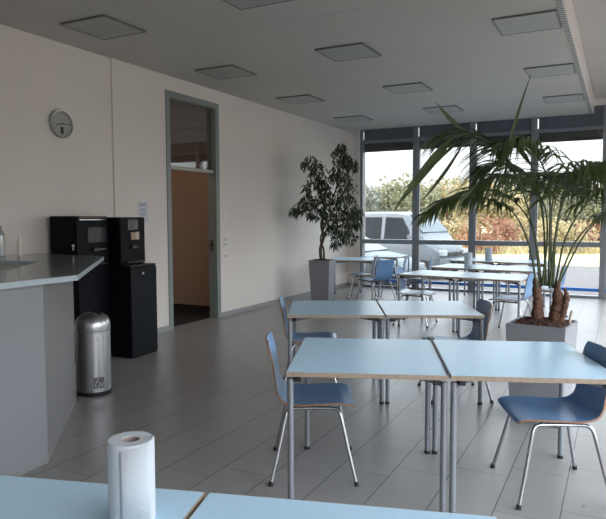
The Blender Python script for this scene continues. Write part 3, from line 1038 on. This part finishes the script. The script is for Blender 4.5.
frond([I(538, 286), I(530, 245), I(512, 214, -.05), I(486, 201, -.1), I(452, 200, -.15), I(426, 214, -.2)], 11, 0.45, 34, 0.22, 1.3)
frond([I(541, 282), I(536, 230, .05), I(520, 180, .08), I(497, 150, .1), I(472, 137, .1), I(454, 137, .1)], 12, 0.40, 40, 0.38, 1.6, wid=0.019, fw=0.35)
frond([I(543, 284), I(542, 235, -.1), I(530, 205, -.25), I(508, 186, -.35), I(484, 182, -.45), I(464, 190, -.5)], 13, 0.42, 34, 0.30, 1.4, wid=0.018, fw=0.4)
frond([I(552, 284), I(553, 215, .05), I(562, 184, .1), I(580, 174, .2), I(604, 180, .3)], 22, 0.42, 34, 0.38, 1.7)
frond([I(547, 284), I(545, 220, .05), I(538, 182, .15), I(520, 166, .25), I(500, 166, .35)], 23, 0.42, 34, 0.34, 1.5)
frond([I(550, 286), I(550, 230, -.1), I(550, 196, -.25), I(556, 176, -.45), I(566, 172, -.7)], 14, 0.42, 36, 0.38, 1.7, wid=0.022)
frond([I(553, 286), I(556, 230), I(565, 195), I(582, 174), I(604, 167), I(632, 172)], 15, 0.42, 38, 0.40, 1.7)
frond([I(556, 287), I(572, 245), I(592, 222), I(618, 208), I(650, 212)], 16, 0.55, 28, 0.32, 1.4)
frond([I(557, 288), I(580, 250, .1), I(602, 226, .2), I(635, 203, .25), I(670, 202, .3)], 17, 0.55, 28, 0.34, 1.4)
frond([I(546, 283), I(548, 220, .1), I(552, 188, .3), I(562, 172, .5), I(576, 172, .8)], 18, 0.42, 34, 0.36, 1.6)
frond([I(555, 286), I(560, 235, -.1), I(572, 200, -.3), I(592, 184, -.5), I(614, 190, -.7)], 19, 0.42, 34, 0.36, 1.6)
frond([I(543, 284), I(538, 230, .1), I(525, 200, .3), I(505, 188, .5), I(482, 194, .7)], 20, 0.45, 30, 0.32, 1.3, wid=0.019, fw=0.3)
frond([I(549, 284), I(549, 210), I(543, 182, -.05), I(530, 161, -.1), I(512, 151, -.15), I(494, 152, -.2)], 21, 0.42, 38, 0.38, 1.6, wid=0.021, fw=0.1)


def blade(pts, w, name='frond_tip'):
    P = catmull([pw(*p) for p in pts], 5); n = len(P); bm = B(); prev = None
    for i, p in enumerate(P):
        d = (P[min(i + 1, n - 1)] - P[max(i - 1, 0)]).normalized()
        s = d.cross(CAMR @ Vector((0, 1, 0))).normalized()
        ww = w * math.sin(math.pi * min(0.985, 0.08 + 0.92 * i / (n - 1))) + 0.001
        cr = Vector((0, 0.25 * ww, 0))
        a, c_, b_ = bm.verts.new(p - s * ww), bm.verts.new(p + cr), bm.verts.new(p + s * ww)
        if prev:
            bm.faces.new((prev[0], prev[1], c_, a)); bm.faces.new((prev[1], prev[2], b_, c_))
        prev = (a, c_, b_)
    return link(name, bm, M_PALM, palm, smooth='all')


blade([I(459, 141, .1), I(444, 158, .08), I(424, 182, .04), I(402, 209)], 0.034)
blade([I(466, 142, .1), I(448, 160, .1), I(428, 178, .1), I(410, 192, .08)], 0.012)
blade([I(470, 146, .1), I(455, 170, .1), I(440, 190, .1), I(428, 203, .08)], 0.012)
blade([I(480, 143, .08), I(462, 131, .06), I(450, 120, .05), I(441, 110, .04)], 0.015)
blade([I(508, 182, .05), I(511, 150, .04), I(519, 118, .04), I(529, 85, .02)], 0.011)
blade([I(515, 148), I(522, 158), I(532, 172)], 0.018)
blade([I(538, 165), I(528, 157), I(520, 150)], 0.012)
tag(palm, 'tall arching palm in a square grey planter at the right', 'potted plant')

# ------------------------------------------------------------------ ficus
FX, FY = -4.60, 9.70
fic = empty('potted_ficus', (FX, FY, 0), R(6))
link('planter_box', planter_mesh(0.38, 0.30, 0.80, 0.018), M_PLANTER, fic)
link('soil', soil_mesh(0.33, 0.79, 0.02, 5), M_SOIL, fic)
finv = (Matrix.Translation((FX, FY, 0)) @ Matrix.Rotation(R(6), 4, 'Z')).inverted()
SCL = 1 / 57.6


def fw(px, py, dep=0.0):
    v = CAMR @ Vector(((px - 323) * SCL, dep, 0))
    return finv @ Vector((FX + v.x, FY + v.y, 1.53 + (219 - py) * SCL))


def fbranch(pts, r0, r1, name='branch'):
    P = catmull([fw(*p) for p in pts], 5); n = len(P)
    bm = B(); tube(bm, P, [r0 + (r1 - r0) * i / (n - 1) for i in range(n)], 8)
    return link(name, bm, M_BARK, fic, smooth=True)


fbranch([(322, 263), (321, 250), (324, 238), (322, 226), (325, 212), (323, 200)], 0.032, 0.018, 'trunk')
fbranch([(325, 263, .05), (324, 250, .03), (321, 240, -.02), (325, 228, 0), (327, 215, .02)], 0.020, 0.012, 'trunk')
fbranch([(323, 202), (320, 190), (317, 175), (314, 166)], 0.016, 0.005)
fbranch([(325, 212), (335, 195), (340, 175), (342, 150)], 0.016, 0.004)
fbranch([(325, 216), (310, 204), (298, 210), (293, 216)], 0.012, 0.003)
fbranch([(325, 235), (333, 226), (345, 215), (355, 212)], 0.012, 0.004)
fbranch([(338, 190), (348, 172), (355, 168)], 0.008, 0.003)
fbranch([(326, 222), (336, 212, -.2), (345, 222, -.3), (350, 235, -.3)], 0.010, 0.003)
rnd = random.Random(77)
CL = [(343, 149, 5), (340, 157, 8), (346, 163, 7), (353, 167, 6), (341, 171, 9), (344, 182, 9), (347, 192, 9), (311, 166, 8), (319, 170, 8), (315, 180, 8), (322, 184, 8),
      (325, 192, 7), (309, 202, 8), (302, 207, 7), (295, 213, 5), (318, 203, 8), (330, 200, 10), (338, 210, 12), (348, 206, 11), (356, 214, 7), (352, 222, 9),
      (344, 228, 11), (350, 238, 7), (338, 238, 7), (331, 220, 8), (321, 214, 6), (312, 216, 4), (336, 246, 4), (334, 178, 5), (308, 190, 4), (358, 226, 4), (332, 230, 6)]
bm = B()
for (cx, cy2, r) in CL:
    dep0 = rnd.uniform(-0.22, 0.22)
    for k in range(int(12 * r)):
        a = rnd.uniform(0, 2 * math.pi); q = math.sqrt(rnd.random()) * r
        p = fw(cx + q * math.cos(a), cy2 + q * math.sin(a), dep0 + rnd.uniform(-1, 1) * r * SCL)
        ha = rnd.uniform(0, 2 * math.pi)
        v = Vector((math.cos(ha) * 0.65, math.sin(ha) * 0.65, rnd.uniform(-1.5, -0.1))).normalized()
        L = rnd.uniform(0.08, 0.135); w = rnd.uniform(0.010, 0.017)
        s = v.cross(Vector((rnd.uniform(-1, 1), rnd.uniform(-1, 1), 0.6))).normalized()
        p1 = p + v * L * 0.35; v2 = (v + Vector((0, 0, -0.5))).normalized(); p2 = p1 + v2 * L * 0.65
        A, b1, b2, T = bm.verts.new(p), bm.verts.new(p1 - s * w), bm.verts.new(p1 + s * w), bm.verts.new(p2)
        bm.faces.new((A, b1, T, b2))
link('foliage', bm, M_FICUS, fic)
tag(fic, 'slender leafy ficus tree in a tall grey planter near the far left corner', 'potted plant')

# ------------------------------------------------------------------ outside: ground
M_ASPH = mat('asphalt_lot', (0.085, 0.074, 0.073), 0.85, noise=0.15, nscale=3)
M_GRASS = mat('dry_yellow_grass', (0.42, 0.34, 0.17), 0.9, noise=0.35, nscale=1.2)
bm = B()
box(bm, -60, 60, YW + 0.31, 25.0, ZG - 0.2, ZG)
box(bm, XR + 0.31, 60, -60, YW + 0.31, ZG - 0.2, ZG)
S(link('floor', bm, M_ASPH))
bm = B()
box(bm, -5.8, XR + 0.3, YW + 0.115, YW + 0.6, ZG, -0.03)
S(link('trim_20', bm, mat('concrete_kerb', (0.45, 0.45, 0.45), 0.8)))
S(simple('meadow', (-160, 150, 25.0, 240, ZG - 0.2, ZG + 0.01), M_GRASS)).name = 'floor'

# ------------------------------------------------------------------ vehicles
M_VAN = mat('silver_van_paint', (0.15, 0.162, 0.18), 0.5, spec=0.2)
M_CAR2 = mat('pale_silver_paint', (0.12, 0.145, 0.165), 0.45, spec=0.2)
M_CGLASS = mat('car_window_glass', (0.012, 0.016, 0.02), 0.3, spec=0.1)
M_WSC = mat('windscreen_glass', (0.06, 0.085, 0.10), 0.3, spec=0.2)
M_TYRE = mat('tyre_rubber', (0.015, 0.015, 0.016), 0.8)
M_LIGHT = mat('headlight_lens', (0.35, 0.38, 0.41), 0.1)


def vehicle(name, loc, rz, stations, paint, wheels, side_glass, extra, label, fx=lambda x: x):
    """x forward; stations: x, z bottom, z belt, z top, half width low, half width belt, half width top"""
    t = empty(name, loc, rz)
    bm = B(); rings = []
    for (x, zb, zm, zt_, wl, wm, wt) in stations:
        half = [(0.0, zb), (wl * 0.86, zb), (wl, zb + 0.10), (wm, (zb + zm) / 2), (wm, zm - 0.03), (wm * 0.985, zm), (wt * 1.04, zt_ - 0.10), (wt, zt_ - 0.035), (wt * 0.86, zt_), (0.0, zt_ + 0.02)]
        ring = [bm.verts.new((x, -y, z)) for y, z in half] + [bm.verts.new((x, y, z)) for y, z in half[-2:0:-1]]
        rings.append(ring)
    n = len(rings[0])
    for a, b in zip(rings[:-1], rings[1:]):
        for k in range(n): bm.faces.new((a[k], a[(k + 1) % n], b[(k + 1) % n], b[k]))
    bm.faces.new(rings[0]); bm.faces.new(rings[-1])
    link('body', bm, paint, t, smooth=True)
    for (x, y, r) in wheels:
        x = fx(x)
        for s in (-1, 1):
            bm = B(); lathe(bm, [(0, -0.11), (r * 0.62, -0.11), (r * 0.97, -0.09), (r, -0.05), (r, 0.05), (r * 0.97, 0.09), (r * 0.62, 0.11), (0, 0.11)], 28)
            bmesh.ops.rotate(bm, verts=bm.verts, cent=(0, 0, 0), matrix=Matrix.Rotation(R(90), 3, 'X'))
            bmesh.ops.translate(bm, verts=bm.verts, vec=(x, s * y, r))
            w = link('wheel', bm, M_TYRE, t, smooth=True)
            bm = B(); lathe(bm, [(0, -0.005), (r * 0.60, -0.005), (r * 0.60, 0.012), (r * 0.2, 0.006), (0, 0.008)], 20)
            bmesh.ops.rotate(bm, verts=bm.verts, cent=(0, 0, 0), matrix=Matrix.Rotation(R(90) * s * -1, 3, 'X'))
            bmesh.ops.translate(bm, verts=bm.verts, vec=(x, s * (y + 0.112), r))
            link('rim', bm, M_STEEL, w, smooth=True)
    for (poly, nm, m_) in side_glass:     # poly of (x, z, halfwidth)
        for s in (-1, 1):
            bm = B()
            o_ = [bm.verts.new((fx(x), s * (hw + 0.012), z)) for x, z, hw in poly]
            i_ = [bm.verts.new((fx(x), s * (hw - 0.02), z)) for x, z, hw in poly]
            bm.faces.new(o_); bm.faces.new(i_)
            for k in range(len(poly)):
                j = (k + 1) % len(poly); bm.faces.new((o_[k], o_[j], i_[j], i_[k]))
            link(nm, bm, m_, t)
    for (nm, m_, polys) in extra:
        bm = B()
        for q in polys:
            if q[0] == 'box': box(bm, fx(q[1]), fx(q[1]) + q[2] - q[1], *q[3:], bev=0.012)
            else:
                off = Vector(q[1]); pv = [Vector((fx(p[0]), p[1], p[2])) for p in q[2:]]
                a_ = [bm.verts.new(p + off) for p in pv]; b_ = [bm.verts.new(p - off) for p in pv]
                bm.faces.new(a_); bm.faces.new(b_)
                for k in range(len(pv)):
                    j = (k + 1) % len(pv); bm.faces.new((a_[k], a_[j], b_[j], b_[k]))
        link(nm, bm, m_, t)
    tag(t, label, 'car')
    return t


def ground_at(px, depth):
    v = CAMR @ Vector(((px - 303) / 618.37 * depth, depth, 0))
    return v.x, v.y


def van_fx(x): return x if x < 1.0 else 1.0 + (x - 1.0) * 0.62


van_xy = ground_at(400, 19.8)
car_xy = ground_at(342, 15.6)
van_st = [(-2.45, 0.45, 1.10, 1.80, .80, .84, .68), (-2.35, 0.32, 1.10, 1.95, .88, .93, .76), (-1.0, 0.28, 1.10, 2.0, .90, .95, .80), (0.3, 0.28, 1.10, 1.99, .90, .95, .79),
          (0.75, 0.28, 1.10, 1.93, .90, .95, .76), (1.05, 0.28, 1.11, 1.68, .90, .95, .78), (1.42, 0.28, 1.12, 1.36, .90, .94, .84), (1.68, 0.28, 1.04, 1.17, .90, .93, .85),
          (2.15, 0.28, 0.92, 1.04, .89, .91, .80), (2.36, 0.30, 0.78, 0.90, .84, .86, .72), (2.44, 0.36, 0.62, 0.76, .76, .78, .66)]
van = vehicle('passenger_van', (*van_xy, ZG), R(-14), [(van_fx(q[0]), *q[1:]) for q in van_st], M_VAN, [(1.52, .82, .33), (-1.45, .82, .33)],
        [([(0.02, 1.16, .94), (0.98, 1.16, .94), (0.82, 1.50, .875), (0.60, 1.82, .825), (0.02, 1.84, .825)], 'front_side_window', M_CGLASS),
         ([(-1.15, 1.16, .94), (-0.12, 1.16, .94), (-0.12, 1.84, .825), (-1.15, 1.84, .825)], 'middle_side_window', M_CGLASS),
         ([(-2.25, 1.18, .92), (-1.28, 1.16, .94), (-1.28, 1.84, .825), (-2.20, 1.80, .79)], 'rear_side_window', M_CGLASS)],
        [('windscreen', M_WSC, [('q', (0.012, 0, 0.016), (1.44, -.78, 1.375), (1.44, .78, 1.375), (0.80, .68, 1.925), (0.80, -.68, 1.925))]),
         ('side_mirror', M_VAN, [('box', 0.98, 1.14, -1.17, -0.97, 1.13, 1.32), ('box', 0.98, 1.14, 0.97, 1.17, 1.13, 1.32)]),
         ('headlight', M_LIGHT, [('box', 2.20, 2.42, -0.80, -0.50, 0.70, 0.86), ('box', 2.20, 2.42, 0.50, 0.80, 0.70, 0.86)]),
         ('grille', M_BLACK, [('box', 2.36, 2.47, -0.46, 0.46, 0.68, 0.80), ('box', 2.40, 2.50, -0.62, 0.62, 0.34, 0.44)]),
         ('bumper', M_VAN, [('box', 2.20, 2.49, -0.82, 0.82, 0.44, 0.62)]),
         ('number_plate', M_WHITE, [('box', 2.47, 2.505, -0.26, 0.26, 0.50, 0.60)])],
        'silver passenger van parked outside the left window bays, nose to the right', van_fx)

car_st = [(-2.05, 0.45, 0.85, 0.98, .70, .76, .60), (-1.95, 0.28, 0.88, 1.20, .80, .84, .60), (-1.5, 0.22, 0.90, 1.42, .84, .88, .60), (-0.6, 0.20, 0.92, 1.50, .85, .89, .62),
          (0.0, 0.20, 0.92, 1.46, .85, .89, .62), (0.4, 0.20, 0.92, 1.28, .85, .89, .66), (0.95, 0.20, 0.90, 0.99, .85, .88, .76), (1.5, 0.20, 0.82, 0.90, .84, .86, .72),
          (1.88, 0.24, 0.68, 0.76, .78, .80, .64), (2.0, 0.32, 0.55, 0.62, .68, .70, .56)]
vehicle('hatchback_car', (*car_xy, ZG), R(-8), car_st, M_CAR2, [(1.25, .76, .31), (-1.30, .76, .31)],
        [([(-0.50, 0.97, .88), (0.62, 0.97, .88), (0.20, 1.30, .72), (-0.05, 1.40, .66), (-0.50, 1.42, .66)], 'front_side_window', M_CGLASS),
         ([(-1.70, 0.98, .86), (-0.58, 0.97, .88), (-0.58, 1.42, .66), (-1.35, 1.34, .64)], 'rear_side_window', M_CGLASS)],
        [('windscreen', M_WSC, [('q', (0.012, 0, 0.02), (0.93, -.70, 1.015), (0.93, .70, 1.015), (0.10, .54, 1.445), (0.10, -.54, 1.445))]),
         ('side_mirror', M_CAR2, [('box', 0.42, 0.54, -1.03, -0.88, 0.96, 1.08), ('box', 0.42, 0.54, 0.88, 1.03, 0.96, 1.08)]),
         ('headlight', M_LIGHT, [('box', 1.72, 1.93, -0.72, -0.46, 0.58, 0.72), ('box', 1.72, 1.93, 0.46, 0.72, 0.58, 0.72)]),
         ('grille', M_BLACK, [('box', 1.93, 2.03, -0.40, 0.40, 0.50, 0.58), ('box', 1.93, 2.02, -0.55, 0.55, 0.28, 0.38)])],
        'pale silver hatchback parked just outside the window, in front of the van')

# ------------------------------------------------------------------ trees and shrubs outside
LEAFS = {
    'olive': leaf_mat('olive_leaves', (0.14, 0.145, 0.085), (0.24, 0.23, 0.13), 0.7, 0.3),
    'grey': leaf_mat('grey_green_leaves', (0.13, 0.14, 0.12), (0.20, 0.205, 0.17), 0.7, 0.3),
    'gold': leaf_mat('golden_leaves', (0.27, 0.21, 0.11), (0.42, 0.34, 0.18), 0.7, 0.35),
    'rust': leaf_mat('rust_leaves', (0.24, 0.095, 0.055), (0.33, 0.18, 0.11), 0.7, 0.35),
    'straw': leaf_mat('straw_blades', (0.36, 0.29, 0.14), (0.48, 0.40, 0.22), 0.7, 0.3),
}
M_OBARK = mat('tree_bark', (0.11, 0.085, 0.065), 0.9, noise=0.4, nscale=6)


def tree(name, x, y, h, w, kind, label, group, seed, n=1500, low=0.15, ls=0.20):
    rnd_ = random.Random(seed)
    t = empty(name, (x, y, ZG))
    bm = B()
    tube(bm, catmull([(0, 0, 0), (0.1, 0, h * 0.3), (-0.05, 0.1, h * 0.6)], 4), [0.04 * h * (1 - 0.06 * i) for i in range(9)], 8)
    for k in range(4):
        a = k * 1.6 + rnd_.random()
        tube(bm, catmull([(0.03, 0, h * 0.25), (math.cos(a) * w * 0.2, math.sin(a) * w * 0.2, h * 0.5), (math.cos(a) * w * 0.35, math.sin(a) * w * 0.35, h * 0.75)], 3), 0.012 * h, 6)
    link('trunk', bm, M_OBARK, t, smooth=True)
    bm = B()
    bl = [(rnd_.uniform(-.5, .5) * w * 0.7, rnd_.uniform(-.5, .5) * w * 0.7, rnd_.uniform(low + 0.15, 0.85) * h, rnd_.uniform(0.16, 0.30) * w) for _ in range(14)]
    for k in range(n):
        bx, by, bz, br = bl[rnd_.randrange(len(bl))]
        d = Vector((rnd_.gauss(0, 1), rnd_.gauss(0, 1), rnd_.gauss(0, 1))).normalized() * br * rnd_.uniform(0.6, 1.05)
        p = Vector((bx, by, bz)) + Vector((d.x, d.y, d.z * 0.8))
        if p.z < low * h * 0.5: continue
        a_ = Vector((rnd_.gauss(0, 1), rnd_.gauss(0, 1), rnd_.gauss(0, 1))).normalized()
        b_ = a_.cross(Vector((rnd_.gauss(0, 1), rnd_.gauss(0, 1), rnd_.gauss(0, 1)))).normalized()
        s = ls * rnd_.uniform(0.6, 1.2)
        q = [bm.verts.new(p + a_ * s), bm.verts.new(p + b_ * s * 0.6), bm.verts.new(p - a_ * s), bm.verts.new(p - b_ * s * 0.6)]
        bm.faces.new(q)
    link('foliage', bm, LEAFS[kind], t)
    tag(t, label, 'tree' if 'tree' in name else 'shrub', group)
    return t


def dirpt(px, depth):
    """point on the ground seen in the direction of a picture column"""
    v = CAMR @ Vector(((px - 303) / 618.37 * depth, depth, 0))
    return v.x, v.y


TREES = [(345, 46, 5.2, 6.0, 'grey'), (380, 56, 6.0, 6.0, 'grey'), (398, 66, 7.2, 6.0, 'olive'), (420, 46, 5.0, 6.0, 'olive'), (446, 56, 5.6, 6.0, 'gold'), (462, 66, 6.6, 6.0, 'olive'),
         (494, 46, 4.8, 6.0, 'gold'), (514, 56, 5.8, 6.0, 'olive'), (526, 66, 6.4, 6.0, 'grey'), (572, 46, 4.6, 6.0, 'olive'), (582, 56, 5.6, 6.0, 'gold'), (620, 66, 6.4, 6.0, 'olive')]
words = {'grey': 'grey green bushy tree', 'olive': 'olive green tree', 'gold': 'golden autumn tree'}
where = ['behind the corner pier at the left', 'above the rear half of the van', 'above the van roof', 'above the windscreen of the van', 'right of the van nose, behind the palm tip', 'behind the left palm fronds',
         'behind the second mullion from the palm', 'behind the dense palm fronds', 'behind the palm, left of the rightmost wide bay', 'in the wide bay right of the palm crown', 'at the right end of the rightmost visible bay', 'at the right edge of the picture']
for i, (px, dep, h, w, k) in enumerate(TREES):
    x, y = dirpt(px, dep)
    tree('autumn_tree', x, y, h * 0.9, w, k, '%s beyond the meadow, %s' % (words[k], where[i]), 'trees beyond the meadow', 100 + i, 1700, 0.08, 0.22)
SHR = [(480, 31, 1.7, 2.2, 'rust', 'rust red shrub beyond the meadow, right of the third mullion'), (504, 34, 1.9, 2.3, 'rust', 'rust red shrub beyond the meadow, left of the palm trunk'),
       (526, 38, 2.0, 2.4, 'gold', 'golden shrub behind the palm stalks'), (572, 31, 1.7, 2.2, 'gold', 'yellow brown shrub in the bay right of the palm'),
       (598, 35, 1.9, 2.3, 'rust', 'rust brown shrub beside the rightmost mullion'), (452, 37, 1.6, 2.4, 'gold', 'low golden shrub right of the van nose'), (552, 35, 1.8, 2.2, 'gold', 'golden shrub just right of the palm stalks')]
for i, (px, dep, h, w, k, lab) in enumerate(SHR):
    x, y = dirpt(px, dep)
    tree('shrub', x, y, h, w, k, lab, 'shrubs at the far side of the meadow', 200 + i, 900, 0.05, 0.10)
# dry reeds: uncountable
rnd = random.Random(9)
bm = B()
for k in range(5200):
    x, y = dirpt(rnd.uniform(340, 650), rnd.uniform(30, 44))
    h = rnd.uniform(0.2, 0.65); a = rnd.uniform(0, 6.28)
    dx, dy = 0.04 * math.cos(a), 0.04 * math.sin(a); lx, ly = rnd.uniform(-.15, .15), rnd.uniform(-.15, .15)
    bm.faces.new((bm.verts.new((x - dx, y - dy, ZG)), bm.verts.new((x + dx, y + dy, ZG)), bm.verts.new((x + lx, y + ly, ZG + h))))
tag(link('dry_grass', bm, LEAFS['straw']), 'tall straw yellow grass across the meadow outside', 'grass', kind='stuff')
